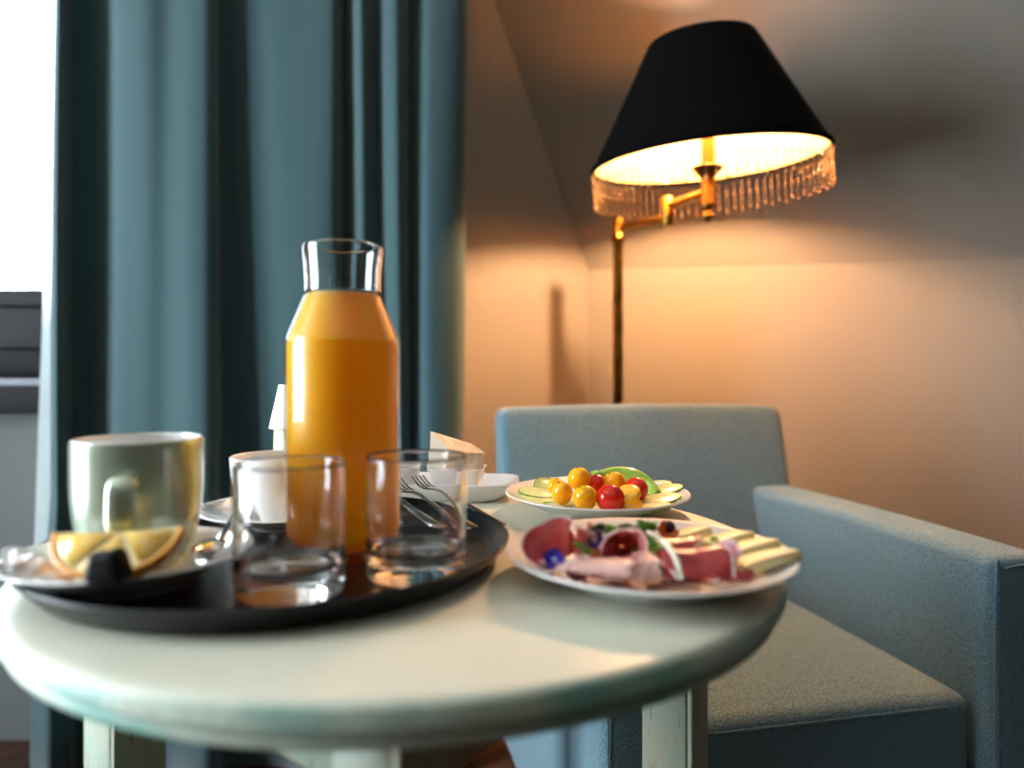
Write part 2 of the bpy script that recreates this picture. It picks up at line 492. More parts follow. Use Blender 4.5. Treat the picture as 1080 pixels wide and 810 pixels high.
ob('stem', lathe(smooth_prof([(.001, 0), (.011, .008), (.014, .016), (.009, .026), (.017, .036), (.016, .055), (.015, .085), (.018, .105), (.03, .118), (.036, .124)], 4) + [(.034, .127), (0, .127)], 28), M['dbrass'], lamp, L_(HXx, HY, zs))
ob('candle_sleeve', lathe([(0, .127), (.016, .127), (.016, .20), (.014, .205), (0, .205)], 24), M['dbrass'], lamp, L_(HXx, HY, zs))
mb = bpy.data.materials.new('bulb_glow'); mb.use_nodes = True
nb = mb.node_tree.nodes['Principled BSDF']
nb.inputs['Emission Color'].default_value = (1, .58, .30, 1); nb.inputs['Emission Strength'].default_value = BULB
ob('bulb', lathe(smooth_prof([(.010, .205), (.011, .21), (.017, .218), (.0185, .238), (.0175, .262), (.014, .276), (.008, .284), (.0005, .287)], 4), 24, 180), mb, lamp, L_(HXx, HY, zs - .0))
TILT = math.radians(-4)
sh = ob('lamp_shade', lathe([(.263, 0), (.260, .0), (.117, .266), (.1195, .268), (.1205, .266), (.263, 0)], 72), M['shade'], lamp, L_(HXx, HY, CZ + .470), (math.radians(3.5), TILT, 0))
ob('lining', lathe([(.2595, .001), (.1163, .265)], 72), M['lining'], sh)
ob('trim_band', lathe([(.2645, -.004), (.2655, .002), (.2640, .008), (.2585, .004), (.259, -.004), (.2645, -.004)], 72), M['shade'], sh)
# spider ring that carries the shade
sp = ob('shade_carrier', lathe([(.02, .215), (.022, .218), (.02, .221), (.018, .218), (.02, .215)], 20), M['brass'], sh)
ob('carrier_spoke', tube([(0, -.137, .218), (0, .137, .218)], .0025, 6, 1), M['brass'], sp)
# beads: strings too fine to pick apart, one part
M['bead'] = mat('amber_beads', '#6e5436', .15, .2, var='#8a6a44', vscale=60)
vs = []; fs = []
NS = 84
for k in range(NS):
    a = 2 * PI * k / NS
    ln = 8 + (k % 2) * 1
    z = -.006
    x, y = .2615 * math.cos(a), .2615 * math.sin(a)
    for i in range(ln):
        big = i in (ln - 1, 3)
        r = .0029 if big else .0014
        hgt = .0058 if big else .0042
        c0 = len(vs)
        vs += [(x, y, z), (x + r, y, z - hgt), (x, y + r, z - hgt), (x - r, y, z - hgt), (x, y - r, z - hgt), (x, y, z - 2 * hgt)]
        fs += [(c0, c0 + 1 + q, c0 + 1 + (q + 1) % 4) for q in range(4)] + [(c0 + 5, c0 + 1 + (q + 1) % 4, c0 + 1 + q) for q in range(4)]
        z -= 2 * hgt - .0004
fr = ob('bead_fringe', mesh(vs, fs, 180), M['bead'], sh); fr['kind'] = 'stuff'; fr['label'] = 'fringe of amber glass bead strings'

# ---------------------------------------------------------------- table
TC = Vector((-.0914, .685)); TZ = .70
tb = thing('round_table', 'round pedestal-free table in worn cream and mint paint carrying the breakfast', 'table', (TC.x, TC.y, 0))
tb['label'] = 'round wooden table in worn cream and mint paint carrying the breakfast'
prof = [(0, 0), (.20, 0), (.30, 0), (.324, -.0002), (.3285, -.0008), (.3315, -.0028), (.333, -.006), (.333, -.0145), (.329, -.0175), (.3265, -.0185), (.326, -.021), (.3275, -.024), (.326, -.028), (.320, -.031), (.312, -.032), (0, -.032)]
ob('table_top', lathe(prof, 128, 50), M['top'], tb, (0, 0, TZ))
legs = [(-86, .262), (12, .264), (97, .262), (-170, .262)]
LR = math.radians(-35)
lp = []
for a, r in legs:
    x, y = r * math.cos(math.radians(a)), r * math.sin(math.radians(a))
    lp.append(Vector((x, y)))
    q = .024
    g = ob('leg', boxes([((-q, q), (-q, q), (0, TZ - .032))], .003), M['legpaint'], tb, (x, y, 0), (0, 0, LR))
    # planted corner strip with a shadow gap, as on the right-hand leg
    ob('corner_strip', boxes([((q + .0012, q + .006), (-q + .001, q - .001), (0, TZ - .034))], .001), M['legpaint'], g)
for i in range(4):
    p, q = lp[i], lp[(i + 1) % 4]
    d = q - p; n_ = Vector((-d.y, d.x)).normalized()
    ang = math.atan2(d.y, d.x); mid = (p + q) / 2; hl = d.length / 2 - .03
    ob('apron', boxes([((-hl, hl), (-.009, .009), (.607, TZ - .032))], .002), M['legpaint'], tb, (mid.x, mid.y, 0), (0, 0, ang))

# ---------------------------------------------------------------- tray
tray = thing('serving_tray', 'round black serving tray with a raised lip on the table', 'tray', (-.2, .622, TZ))
ob('tray_body', lathe([(0, 0), (.176, 0), (.183, .002), (.196, .016), (.1975, .019), (.196, .0205), (.193, .019), (.182, .0075), (.176, .0055), (0, .0055)], 112, 60), M['tray'], tray)
FT = TZ + .0055

# ---------------------------------------------------------------- carafe
CX, CY = -.148, .623
car = thing('juice_carafe', 'tall clear glass carafe filled with orange juice on the tray', 'carafe', (CX, CY, FT))
R = .0496; wl = .0028
Hc = .2685
def zc(py): return CZ - (py - HOR) / FPX * CY - FT
z_sh, z_nk = zc(357), zc(311)
outer = [(0, .0015), (.040, .0012), (.043, 0), (.0475, .0012), (R - .0003, .005), (R, .010), (R, z_sh - .008), (R - .0006, z_sh - .001), (R - .003, z_sh + .005), (.0345, z_nk - .004), (.0329, z_nk + .003), (.0327, z_nk + .008), (.0330, z_nk + .018), (.0343, Hc - .010), (.0350, Hc - .003)]
inner = [(.0345, Hc - .0005), (.0335, Hc - .001), (.0323, Hc - .010), (.0308, z_nk + .018), (.0305, z_nk + .008), (.0306, z_nk + .003), (.0322, z_nk - .005), (R - wl - .003, z_sh + .003), (R - wl - .0003, z_sh - .003), (R - wl, z_sh - .010), (R - wl, .018), (R - wl - .003, .011), (R - wl - .010, .008), (0, .009)]
cut = z_nk + .0005
lo = [p for p in outer if p[1] < cut] + [(.0332, cut), (.0307, cut)] + [p for p in inner if p[1] < cut]
hi = [(.0331, cut), (.0333, cut)] + [p for p in outer if p[1] > cut] + [p for p in inner if p[1] > cut] + [(.0306, cut), (.0331, cut)]
ob('glass_body', lathe(lo, 96, 180, 1, 1, True), M['thin'], car)
ob('glass_neck', lathe(hi, 96, 180, 1, 1, True), M['glass'], car)
e = .0004
jz = z_nk - .001
jp = [(0, .009 - e), (R - wl - .010 + e, .008 - e), (R - wl - .003 + e, .011 - e), (R - wl + e, .018), (R - wl + e, z_sh - .010), (R - wl - .0003 + e, z_sh - .003), (R - wl - .003 + e, z_sh + .003), (.0322 + e, z_nk - .005), (.0316 + e, jz - .001), (.031, jz), (0, jz)]
ob('juice', lathe(jp, 96, 180, 1, 1, True), M['juice'], car)
ob('foam_line', lathe([(.0300, jz + .0002), (.0301, jz + .0022), (.0285, jz + .0012), (0, jz + .0008), (0, jz + .0002), (.0300, jz + .0002)], 48), M['foam'], car)

# ---------------------------------------------------------------- tumblers
def tumbler(label, x, y):
    t = thing('tumbler', label, 'glass', (x, y, FT), group='empty tumblers on the tray')
    r = .0392; h = .0935
    pr = [(0, .002), (.030, .0015), (.034, 0), (.0375, .0015), (r - .0005, .005), (r, .012), (r, h - .002), (r - .0006, h), (r - .0016, h), (r - .0022, h - .002), (r - .0025, .030), (r - .0035, .023), (r - .008, .0185), (.015, .017), (0, .0168)]
    ob('glass_body', lathe(pr, 96, 180, 1, 1, True), M['glass'], t)
tumbler('empty clear tumbler nearest the camera, left of the other tumbler', -.1594, .511)
tumbler('empty clear tumbler in front of the carafe, right of the other tumbler', -.0746, .554)

# ---------------------------------------------------------------- saucer with mug, orange, etc.
def plate_prof(r, h, foot, fz=.004, t=.0035):
    return smooth_prof([(.0008, fz - .001), (foot - .004, fz - .001), (foot - .003, 0), (foot, 0), (foot + .004, .004), (r * .75, h * .45), (r - .004, h - .003), (r, h - .0008)], 3) + \
        smooth_prof([(r - .0006, h), (r - .004, h - .0002), (r * .74, h * .45 + t), (foot, fz + t * .6), (foot - .01, fz + t * .45), (.0008, fz + t * .4)], 4)
S1 = Vector((-.2875, .535))
pl = tag(ob('saucer', lathe(plate_prof(.084, .0235, .048), 80, 50), M['china'], None, (S1.x, S1.y, FT)), 'white saucer under the green mug and orange wedge', 'saucer', 'saucers on the tray')
SF = FT + .0058
M['mug'] = mat('pearl_glaze', '#bcc8b2', .22, .45, Coat_Weight=.6)
mug = thing('mug', 'pearly pale green mug with handle facing the camera', 'mug', (-.2955, .563, SF))
r = .0475; h = .0995
ob('mug_body', lathe(smooth_prof([(.0005, .001), (.026, .001), (.029, 0), (.032, .004), (.042, .022), (.0466, .05), (.0474, .075), (r, h - .002)], 4) + [(r - .0008, h), (r - .002, h - .0002)], 72, 60), M['mug'], mug)
ob('mug_lining', lathe(smooth_prof([(r - .0015, h - .0002), (r - .003, h - .003), (.0440, .06), (.040, .028), (.031, .012), (.0005, .008)], 4), 72, 60), M['china'], mug)
# handle towards the camera
ha = math.atan2(-.563, .2955) - .16
hp = [(.045, .070), (.058, .075), (.067, .073), (.071, .062), (.071, .040), (.066, .026), (.058, .020), (.040, .019)]
hd = loft([((x, 0, z), .0095, .0035) for x, z in smooth_prof(hp, 5)], 14, 60, (0, 1, 0))
ob('handle', hd, M['mug'], mug, (0, 0, 0), (0, 0, ha))

# orange wedge
def orange_wedge():
    r = .041; half = math.radians(34)
    t = thing('orange_wedge', 'juicy orange wedge leaning against the mug on the saucer', 'orange', (0, 0, 0))
    n = 24; k = 12
    # rind lune: axis along x, spans angles around -z
    def rind(u, v):
        lat = -PI / 2 + PI * u; ph = -half + 2 * half * v
        return (r * math.sin(lat), r * math.cos(lat) * math.sin(ph), -.78 * r * math.cos(lat) * math.cos(ph))
    rd = ob('rind', grid(n, k, rind), M['rind'], t); solid(rd, .003, 0)
    for sg in (-1, 1):
        vs = [(0, 0, -.002)]
        for i in range(n):
            lat = -PI / 2 + PI * i / (n - 1); ph = sg * half
            vs.append((.965 * r * math.sin(lat), .965 * r * math.cos(lat) * math.sin(ph), -.753 * r * math.cos(lat) * math.cos(ph)))
        fs = [(0, i, i + 1) for i in range(1, n)]
        fl = ob('flesh_face', mesh(vs, fs, 30), M['pith'], t)
        # juicy segments proud of the pith
        for s0 in range(3):
            a0 = -PI / 2 + PI * (s0 / 3) + .07; a1 = -PI / 2 + PI * ((s0 + 1) / 3) - .07
            ring = []
            for i in range(7):
                lat = a0 + (a1 - a0) * i / 6
                ring.append(Vector((.90 * r * math.sin(lat), .90 * r * math.cos(lat) * math.sin(sg * half), -.702 * r * math.cos(lat) * math.cos(half))))
            c = sum(ring, Vector()) / 7
            tip = c * .12
            nrm = Vector((0, sg * math.cos(half), math.sin(half)))
            pts = [tip] + ring
            ins = [c + (p - c) * .9 + nrm * .0009 for p in pts]
            m_ = len(pts)
            fs = [tuple(range(m_, 2 * m_))] + [(i, (i + 1) % m_, m_ + (i + 1) % m_, m_ + i) for i in range(m_)]
            ob('segment', mesh(pts + ins, fs, 180), M['flesh'], fl)
    return t
M['rind'] = mat('orange_rind', '#f09a10', .4, bump=.4, bscale=300)
M['pith'] = mat('orange_pith', '#f6dc9a', .5)
M['flesh'] = mat('orange_flesh', '#f7b83c', .2, var='#fbd67e', vscale=120, Subsurface_Weight=.3, Subsurface_Scale=.01)
ow = orange_wedge()
ow.location = (-.2640, .4775, .7575); ow.rotation_euler = (math.radians(-6), math.radians(-2), math.radians(4))

M['choc'] = mat('dark_sweet', '#040304', .6, Specular_IOR_Level=.2)
def lump(q):
    x, y, z = q
    return (x * (1.15 - z * 22), y * (1.1 - z * 16), z + .001 * math.sin(x * 400))
pos = W(103, 590, .729)
tag(ob('dark_sweet', rbox(.0095, .008, .0095, .004, 3, lump), M['choc'], None, (-.2535, .4470, FT + .0365)), 'small black sweet on the saucer in front of the orange', 'sweet')
# crumpled wrapper
M['wrap'] = mat('wrapper_film', '#e8e2de', .25, Transmission_Weight=.25)
def crump(u, v):
    x = (u - .5) * .070; y = (v - .5) * .042
    z = .010 * noise.noise(Vector((x * 45, y * 60, 2.2))) + .006 * noise.noise(Vector((x * 110, y * 110, 5)))
    wgt = 1 - .35 * abs(2 * v - 1)
    return (x * wgt + .004 * math.sin(v * 9), y, z + .004 * (u - .5))
wr = ob('wrapper', grid(34, 24, crump, 25), M['wrap'], None, (-.3175, .487, FT + .0285), (math.radians(12), math.radians(6), math.radians(-14)))
solid(wr, .0006)
tag(wr, 'crumpled whitish wrapper hanging over the saucer edge left of the orange', 'wrapper')

def spoon(label, group=None):
    t = thing('teaspoon', label, 'spoon', group=group)
    ob('handle', loft([((x, 0, z), hw, ht) for x, z, hw, ht in [(.016, .003, .003, .0012), (.03, .006, .0028, .0014), (.06, .007, .0032, .0012), (.09, .006, .0048, .0011), (.10, .0055, .0045, .001), (.104, .0053, .002, .0008)]], 12), M['metal'], t)
    def bowl(u, v):
        a = 2 * PI * u; q = v
        return (.021 * q * math.cos(a), .014 * q * math.sin(a) * (1 - .15 * math.cos(a)), .0065 * q * q)
    solid(ob('bowl', grid(28, 8, bowl, 180, True), M['metal'], t), .0008, 1)
    return t
sp1 = spoon('steel teaspoon on the saucer right of the green mug', 'teaspoons on the saucers')
sp1.location = (-.238, .563, SF + .006); sp1.rotation_euler = (math.radians(10), math.radians(-8), math.radians(98))

# ---------------------------------------------------------------- coffee cup and saucer
S2 = Vector((-.238, .732))
tag(ob('saucer', lathe(plate_prof(.0785, .0185, .042), 80, 50), M['china'], None, (S2.x, S2.y, FT)), 'white saucer under the white cup behind the carafe', 'saucer', 'saucers on the tray')
cup = thing('coffee_cup', 'white china cup on a saucer behind the carafe', 'cup', (S2.x, S2.y, FT + .0055))
r = .0495; h = .0665
ob('cup_body', lathe(smooth_prof([(.0005, .002), (.022, .002), (.023, 0), (.027, 0), (.030, .006), (.042, .024), (.0480, .045), (r, h - .001)], 4) + [(r - .001, h)] + smooth_prof([(r - .0025, h - .001), (.0450, .045), (.039, .025), (.028, .010), (.0005, .006)], 4), 72, 60), M['china'], cup)
hp = [(.044, .052), (.060, .056), (.070, .046), (.064, .030), (.040, .020)]
ob('handle', loft([((x, 0, z), .005, .003) for x, z in smooth_prof(hp, 5)], 12, 60, (0, 1, 0)), M['china'], cup, (0, 0, 0), (0, 0, math.radians(40)))
sp2 = spoon('steel teaspoon with upturned bowl on the saucer of the white cup', 'teaspoons on the saucers')
sp2.location = (-.300, .728, FT + .020); sp2.rotation_euler = (math.radians(-14), math.radians(-2), math.radians(62))

# wrapped jar behind the carafe
M['paper'] = mat('paper_cover', '#e9e2da', .8, bump=.3, bscale=60)
M['cream'] = mat('creamy_jar', '#e9e3c4', .25, var='#b8b78a', vscale=35)
jar = thing('covered_jar', 'small jar with a white paper cover half hidden behind the carafe', 'jar', (-.262, .868, TZ))
ob('jar_body', lathe(smooth_prof([(.0005, .0), (.024, 0), (.027, .004), (.0275, .05), (.0275, .09), (.022, .10)], 4) + [(0, .10)], 40), M['cream'], jar)
def skirt(u, v):
    a = 2 * PI * u
    rr = (.0215 + .0105 * (1 - v)) * (1 + .035 * math.sin(a * 8 + v) * (1 - v))
    return (rr * math.cos(a), rr * math.sin(a), .094 + .053 * v)
solid(ob('paper_cover', grid(64, 8, skirt, 180, True), M['paper'], jar), .0008)
ob('cover_top', lathe([(.0005, .147), (.0213, .1468), (.0213, .1455), (.0005, .1455)], 40), mat('kraft_top', '#a9814f', .7), jar)

# ---------------------------------------------------------------- small platter with ramekins and cheese
def sq_plate(hx_, hy_, hgt):
    def f(u, v):
        a = 2 * PI * u
        c, s_ = math.cos(a), math.sin(a)
        k = (abs(c) ** 5 + abs(s_) ** 5) ** (-1 / 5)
        prof = [(0, .0035), (.55, .0035), (.66, .004), (.78, .007), (.92, .016), (1.0, hgt), (1.008, hgt + .0004), (1.012, hgt - .0012), (.94, .013), (.80, .003), (.72, .0), (.0, .0)]
        i = v * (len(prof) - 1); q, z = prof[int(round(i))]
        return (hx_ * k * c * q, hy_ * k * s_ * q, z)
    return grid(72, 12, f, 180, True)
plat = tag(ob('serving_dish', sq_plate(.112, .052, .0235), M['china'], None, (-.104, .918, TZ)), 'oblong white dish holding the ramekins behind the tray', 'dish')
def ramekin(label, x, y, rz=0):
    st = []
    vs = []; fs = []
    lv = [(.021, 0), (.0225, .001), (.0325, .036), (.0328, .0375), (.0315, .0378), (.0300, .036), (.0210, .006), (.0, .005)]
    n = 40
    for hw, z in lv:
        for i in range(n):
            a = 2 * PI * i / n; c, s_ = math.cos(a), math.sin(a)
            k = (abs(c) ** 8 + abs(s_) ** 8) ** (-1 / 8)
            vs.append((hw * k * c, hw * k * s_, z))
    for q in range(len(lv) - 1):
        for i in range(n):
            j = (i + 1) % n
            fs.append((q * n + i, q * n + j, (q + 1) * n + j, (q + 1) * n + i))
    fs.append(tuple(range(n)))
    t = thing('ramekin', label, 'ramekin', (x, y, TZ + .004), (0, 0, rz), 'square ramekins on the oblong dish')
    ob('bowl', mesh(vs, fs, 40), M['china'], t)
    return t
ra = ramekin('square white ramekin of dark jam beside the carafe', -.148, .912, .05)
ob('jam', lathe([(0, .030), (.028, .030), (.0285, .031), (.024, .0325), (0, .033)], 32), mat('dark_jam', '#241626', .15), ra)
rb = ramekin('square white ramekin holding the wedge of brie', -.066, .905, -.06)
ob('paper_liner', lathe([(0, .028), (.0278, .028), (.0278, .0295), (0, .0295)], 32), M['paper'], rb)
# brie wedge, tip up
M['brie_rind'] = mat('brie_rind', '#d8c4a4', .75, var='#f0e8da', vscale=90, bump=.4, bscale=200)
M['brie'] = mat('brie_paste', '#f3ecd8', .5)
br = thing('brie_wedge', 'wedge of white-rinded brie standing in the ramekin', 'cheese', (-.0665, .905, TZ + .0405))
def P3(px, py, y): return A(px, py, y) - Vector(br.location)
f0 = [P3(454, 455, .888), P3(453, 498, .888), P3(480, 499, .888)]
b0 = [P3(462, 457, .915), P3(497, 468, .932), P3(512, 478, .925), P3(509, 498, .915), P3(478, 477, .884)]
V = f0 + b0      # 0 top-left 1 bottom-left 2 bottom-mid | 3 top back 4 ridge 5 right top 6 right bottom 7 mid front top
bb = [P3(457, 496, .925), P3(504, 496, .930)]
V += bb           # 8, 9
ob('rind', mesh(V, [(0, 7, 4, 3), (7, 5, 4), (7, 2, 6, 5), (3, 4, 9, 8), (4, 5, 6, 9)], 25), M['brie_rind'], br)
ob('paste', mesh(V, [(0, 1, 2, 7), (0, 3, 8, 1), (1, 8, 9, 6, 2)], 25), M['brie'], br)

# ---------------------------------------------------------------- cutlery lying over the tray lip
def fork():
    st = [(-.090, .0035, .004, .0010), (-.086, .0035, .0075, .0013), (-.06, .004, .0062, .0014), (-.02, .006, .0038, .0016), (.02, .007, .0026, .0017), (.038, .005, .0045, .0013), (.048, .003, .0095, .0011), (.056, .002, .0105, .0009)]
    me = loft([((x, 0, z), hw, ht) for x, z, hw, ht in st], 12)
    return me
def tine(k):
    y = (k - 1.5) * .0058
    return loft([((x, y, z), .0018, .0009) for x, z in [(.053, .0022), (.068, .0016), (.082, .0035), (.092, .0065)]], 8)
def cutlery(kind, label, p0, p1, roll=0):
    d = Vector(p1) - Vector(p0)
    t = thing(kind, label, kind, (Vector(p0) + Vector(p1)) / 2, (0, 0, 0), 'cutlery on the tray')
    t.rotation_euler = (Matrix.Rotation(math.atan2(d.y, d.x), 4, 'Z') @ Matrix.Rotation(-math.atan2(d.z, d.xy.length), 4, 'Y') @ Matrix.Rotation(roll, 4, 'X')).to_euler()
    if kind == 'fork':
        ob('handle', fork(), M['metal'], t)
        for k in range(4): ob('tine', tine(k), M['metal'], t)
    else:
        ob('handle', loft([((x, 0, .004), hw, ht) for x, hw, ht in [(-.092, .004, .002), (-.089, .0075, .0032), (-.05, .0068, .0034), (-.01, .0055, .0032), (.0, .005, .0022)]], 12), M['metal'], t)
        ob('blade', loft([((x, y, .004), hw, ht) for x, y, hw, ht in [(-.002, 0, .005, .0014), (.01, .001, .0075, .001), (.05, .001, .0085, .0009), (.078, 0, .0075, .0008), (.09, -.002, .003, .0006)]], 10), M['metal'], t)
    return t
cutlery('fork', 'steel fork on the tray, its tines propped on the far lip', (-.012, .700, FT + .004), (-.108, .838, .7305))
cutlery('fork', 'steel fork on the tray lying left of the propped one', (-.040, .690, FT + .004), (-.137, .826, .7285))
cutlery('knife', 'steel knife on the tray lying nearest the carafe among the cutlery', (-.062, .672, FT + .003), (-.163, .818, .7275))

# ---------------------------------------------------------------- plate of tomatoes
P2 = Vector((.0985, .828))
tag(ob('dinner_plate', lathe(plate_prof(.1065, .024, .058), 96, 50, 1, 1.06), M['china'], None, (P2.x, P2.y, TZ)), 'round white plate of cherry tomatoes and cucumber near the armchair', 'plate', 'food plates on the table')
ZP = TZ + .0058
def zplate(x, y, c=P2, r=.1065, h=.024, foot=.058):
    d = (Vector((x, y)) - c).length
    if d < foot - .004: return .0058
    if d < r * .74: return .0062 + (h * .45 + .0035 - .0062) * (d - foot + .004) / (r * .74 - foot + .004)
    return h * .45 + .0035 + (h - h * .45 - .0035) * (d - r * .74) / (r * .26)
M['tom_r'] = mat('red_tomato', '#d0200c', .12, var='#dc2c10', vscale=30, Subsurface_Weight=.15, Subsurface_Scale=.01)
M['tom_y'] = mat('yellow_tomato', '#f0b208', .12, var='#f6a908', vscale=30, Subsurface_Weight=.15, Subsurface_Scale=.01)
M['tom_cut'] = mat('tomato_cut', '#f3c544', .2, var='#e9a81c', vscale=120)
M['scar'] = mat('stem_scar', '#5b4a1c', .8)
def tomato(label, px, py, y, rad, m, cut=None, ov=1.0, group='cherry tomatoes on the plate'):
    c = A(px, py, y)
    t = thing('cherry_tomato', label, 'tomato', c, group=group)
    me = lathe([(.0001, -rad * ov)] + [(rad * math.sin(PI * i / 16), -rad * ov * math.cos(PI * i / 16)) for i in range(1, 16)] + [(.0001, rad * ov * .96)], 28, 180)
    if cut:
        bm = bmesh.new(); bm.from_mesh(me)
        n_ = Vector(cut).normalized()
        res = bmesh.ops.bisect_plane(bm, geom=bm.verts[:] + bm.edges[:] + bm.faces[:], plane_co=n_ * rad * .1, plane_no=n_, clear_outer=True)
        bm.to_mesh(me); bm.free()
        ob('skin', me, m, t)
        q = n_.to_track_quat('Z', 'Y').to_matrix().to_4x4()
        cm_ = lathe([(.0001, .0004), (rad * .6, .0006), (rad * .97, .0), (rad * .97, -.0008), (.0001, -.0008)], 28, 180)
        cm_.transform(Matrix.Translation(n_ * rad * .1) @ q)
        ob('cut_face', cm_, M['tom_cut'], t)
    else:
        ob('skin', me, m, t)
        dr = Vector((random.uniform(-.6, .6), -.2, 1)).normalized()
        d = lathe([(.0001, .0006), (.0014, .0004), (.0018, -.0006), (.0001, -.0006)], 10)
        d.transform(Matrix.Translation(Vector((dr.x, dr.y, dr.z * ov)) * rad * .985) @ rot_to(dr))
        ob('stem_scar', d, M['scar'], t)
    return t
tomato('yellow cherry tomato on top at the back left of the heap', 611, 505, .800, .0131, M['tom_y'])
tomato('upright oval yellow cherry tomato at the left edge of the heap', 593, 520, .775, .0114, M['tom_y'], ov=1.15)
tomato('small yellow cherry tomato peeking out behind the oval yellow one', 586, 513, .80, .0095, M['tom_y'])
tomato('round yellow cherry tomato at the front left of the red one', 617, 525, .755, .0133, M['tom_y'])
tomato('glossy red cherry tomato at the front of the heap', 644, 526, .752, .0152, M['tom_r'])
tomato('red cherry tomato between the yellow ones at the back', 629, 511, .815, .0115, M['tom_r'])
tomato('yellow cherry tomato at the back centre of the heap', 648, 509, .81, .0128, M['tom_y'])
tomato('red cherry tomato at the right end of the heap', 671, 516, .80, .0135, M['tom_r'])
tomato('halved yellow cherry tomato with its cut face up beside the red one', 664, 519, .778, .0125, M['tom_y'], cut=(-.1, -.5, .9))
tomato('halved yellow cherry tomato lying low right of the front red one', 666, 530, .752, .0125, M['tom_y'], cut=(.35, .5, .7))

M['cuke_rim'] = mat('cucumber_skin', '#3f7a1e', .4, var='#7fae3a', vscale=150)
M['cuke'] = mat('cucumber_flesh', '#dfe3a4', .3, var='#c9d68a', vscale=90, Subsurface_Weight=.2, Subsurface_Scale=.01)
def cucumber(label, px, py, dz, a, b_, rz, tx=0, ty=0):
    c = W(px, py, ZP + dz)
    t = thing('cucumber_slice', label, 'cucumber', c, (tx, ty, rz), 'cucumber slices on the plate')
    ob('rind', lathe([(.97, -.0016), (1.0, -.0012), (1.0, .0012), (.97, .0016), (.93, .0012), (.93, -.0012), (.97, -.0016)], 40, 60, a, b_), M['cuke_rim'], t)
    ob('flesh', lathe([(.0001, -.0014), (.95, -.0012), (.95, .0013), (.55, .0010), (.5, .0015), (.0001, .0012)], 40, 60, a, b_), M['cuke'], t)
cucumber('cucumber slice on top of the pile at the left of the plate', 568, 520, .0125, .0245, .0185, .1, .16, .10)
cucumber('cucumber slice under the left pile, nearest the rim', 570, 527, .0085, .026, .019, -.1, .14, .10)
cucumber('cucumber slice leaning behind the leftmost yellow tomatoes', 577, 514, .012, .018, .016, .4, .75, .1)
cucumber('cucumber slice at the front of the plate left of the yellow tomato', 594, 533, .0095, .022, .016, 0, .05, .05)
cucumber('cucumber slice at the front below the yellow tomato', 622, 536, .0085, .022, .016, .1, .02, 0)
cucumber('cucumber slice at the front below the red tomato', 652, 538, .0090, .024, .016, 0, .03, -.03)
cucumber('cucumber slice at the front right of the plate', 685, 536, .0115, .026, .015, .35, .06, -.10)
cucumber('upper cucumber slice of the fan at the right of the plate', 699, 517, .0165, .026, .016, .25, .10, -.16)
cucumber('lower cucumber slice of the fan at the right of the plate', 694, 527, .0140, .028, .016, .3, .12, -.14)
cucumber('small cucumber slice at the far right back of the plate', 694, 511, .0155, .018, .014, .2, .1, -.1)
# green pepper strip and sprig
M['pepper'] = mat('green_pepper', '#86b23a', .15, var='#a9c95a', vscale=40, Subsurface_Weight=.2, Subsurface_Scale=.01)
pts = [A(630, 503, .855), A(648, 500, .862), A(668, 503, .86), A(684, 511, .85), A(694, 520, .83)]
tag(ob('pepper_strip', loft([(p, .003 + .006 * math.sin(PI * min(1, .12 + i / 24)), .003 + .007 * math.sin(PI * min(.95, .12 + i / 24))) for i, p in enumerate(smooth_prof([tuple(q) for q in pts], 5))], 14), M['pepper']), 'curved strip of green pepper behind the tomatoes', 'pepper')
M['leaf'] = mat('herb_leaf', '#4f8f2c', .45, var='#7fb54a', vscale=80)
M['leaf2'] = mat('pale_leaf', '#9ccf52', .4, var='#c4e27a', vscale=80)
M['leaf3'] = mat('dark_leaf', '#355c2a', .45, var='#54401f', vscale=60)
add_translucent(M['leaf'], hx('#7fc040'), .3); add_translucent(M['leaf2'], hx('#c0e060'), .3)
def leaf_me(l, w_, cup=.3):
    def f(u, v):
        x = l * u; ww = w_ * math.sin(PI * min(1, u * .93 + .05)) ** .75 * (1 + .12 * math.sin(u * 17))
        y = (v - .5) * 2 * ww
        return (x, y, cup * (y * y) / w_ - cup * l * u * u * .5)
    return grid(12, 7, f)
def sprig(label, base, leaves, m, stemto=None):
    t = thing('herb_sprig', label, 'herb', base, group='herb garnish on the plates')
    for (az, el, l, w_) in leaves:
        o = ob('leaf', leaf_me(l, w_), m, t, (0, 0, 0), (random.uniform(-.5, .5), -el, az)); solid(o, .0004)
    ob('stem', tube([(0, 0, -.007), (.0008, .0005, -.003), (0, 0, 0)], .0008, 6), M['leaf2'], t)
    return t
sprig('pale green curled sprig behind the back tomatoes', A(628, 503, .85), [(2.4, .9, .009, .003), (1.2, 1.2, .009, .0035), (.3, 1.0, .008, .003), (-1.4, 1.1, .008, .003), (3.6, 1.2, .007, .0025)], M['leaf2'])

# ---------------------------------------------------------------- plate of ham and cheese
P3c = Vector((.107, .5635))
tag(ob('dinner_plate', lathe(plate_prof(.1125, .0235, .062), 96, 50, 1, 1.03), M['china'], None, (P3c.x, P3c.y, TZ)), 'round white plate of ham and cheese overhanging the table edge', 'plate', 'food plates on the table')
def ham_mat(name, c1, c2, sc_):
    m = mat(name, c1, .32, var=c2, vscale=sc_, Subsurface_Weight=.25, Subsurface_Scale=.006, bump=.15, bscale=120)
    return m
M['ham'] = ham_mat('cooked_ham', '#c4545a', '#dd9089', 35)
M['ham2'] = ham_mat('pink_ham', '#dc8f88', '#ecbfb2', 30)
M['ham4'] = ham_mat('bright_pink_ham', '#d96a8a', '#f0b4c0', 30)
M['ham3'] = ham_mat('cured_ham', '#86181f', '#b04444', 40)
M['fat'] = mat('ham_fat', '#f2d4cc', .35)
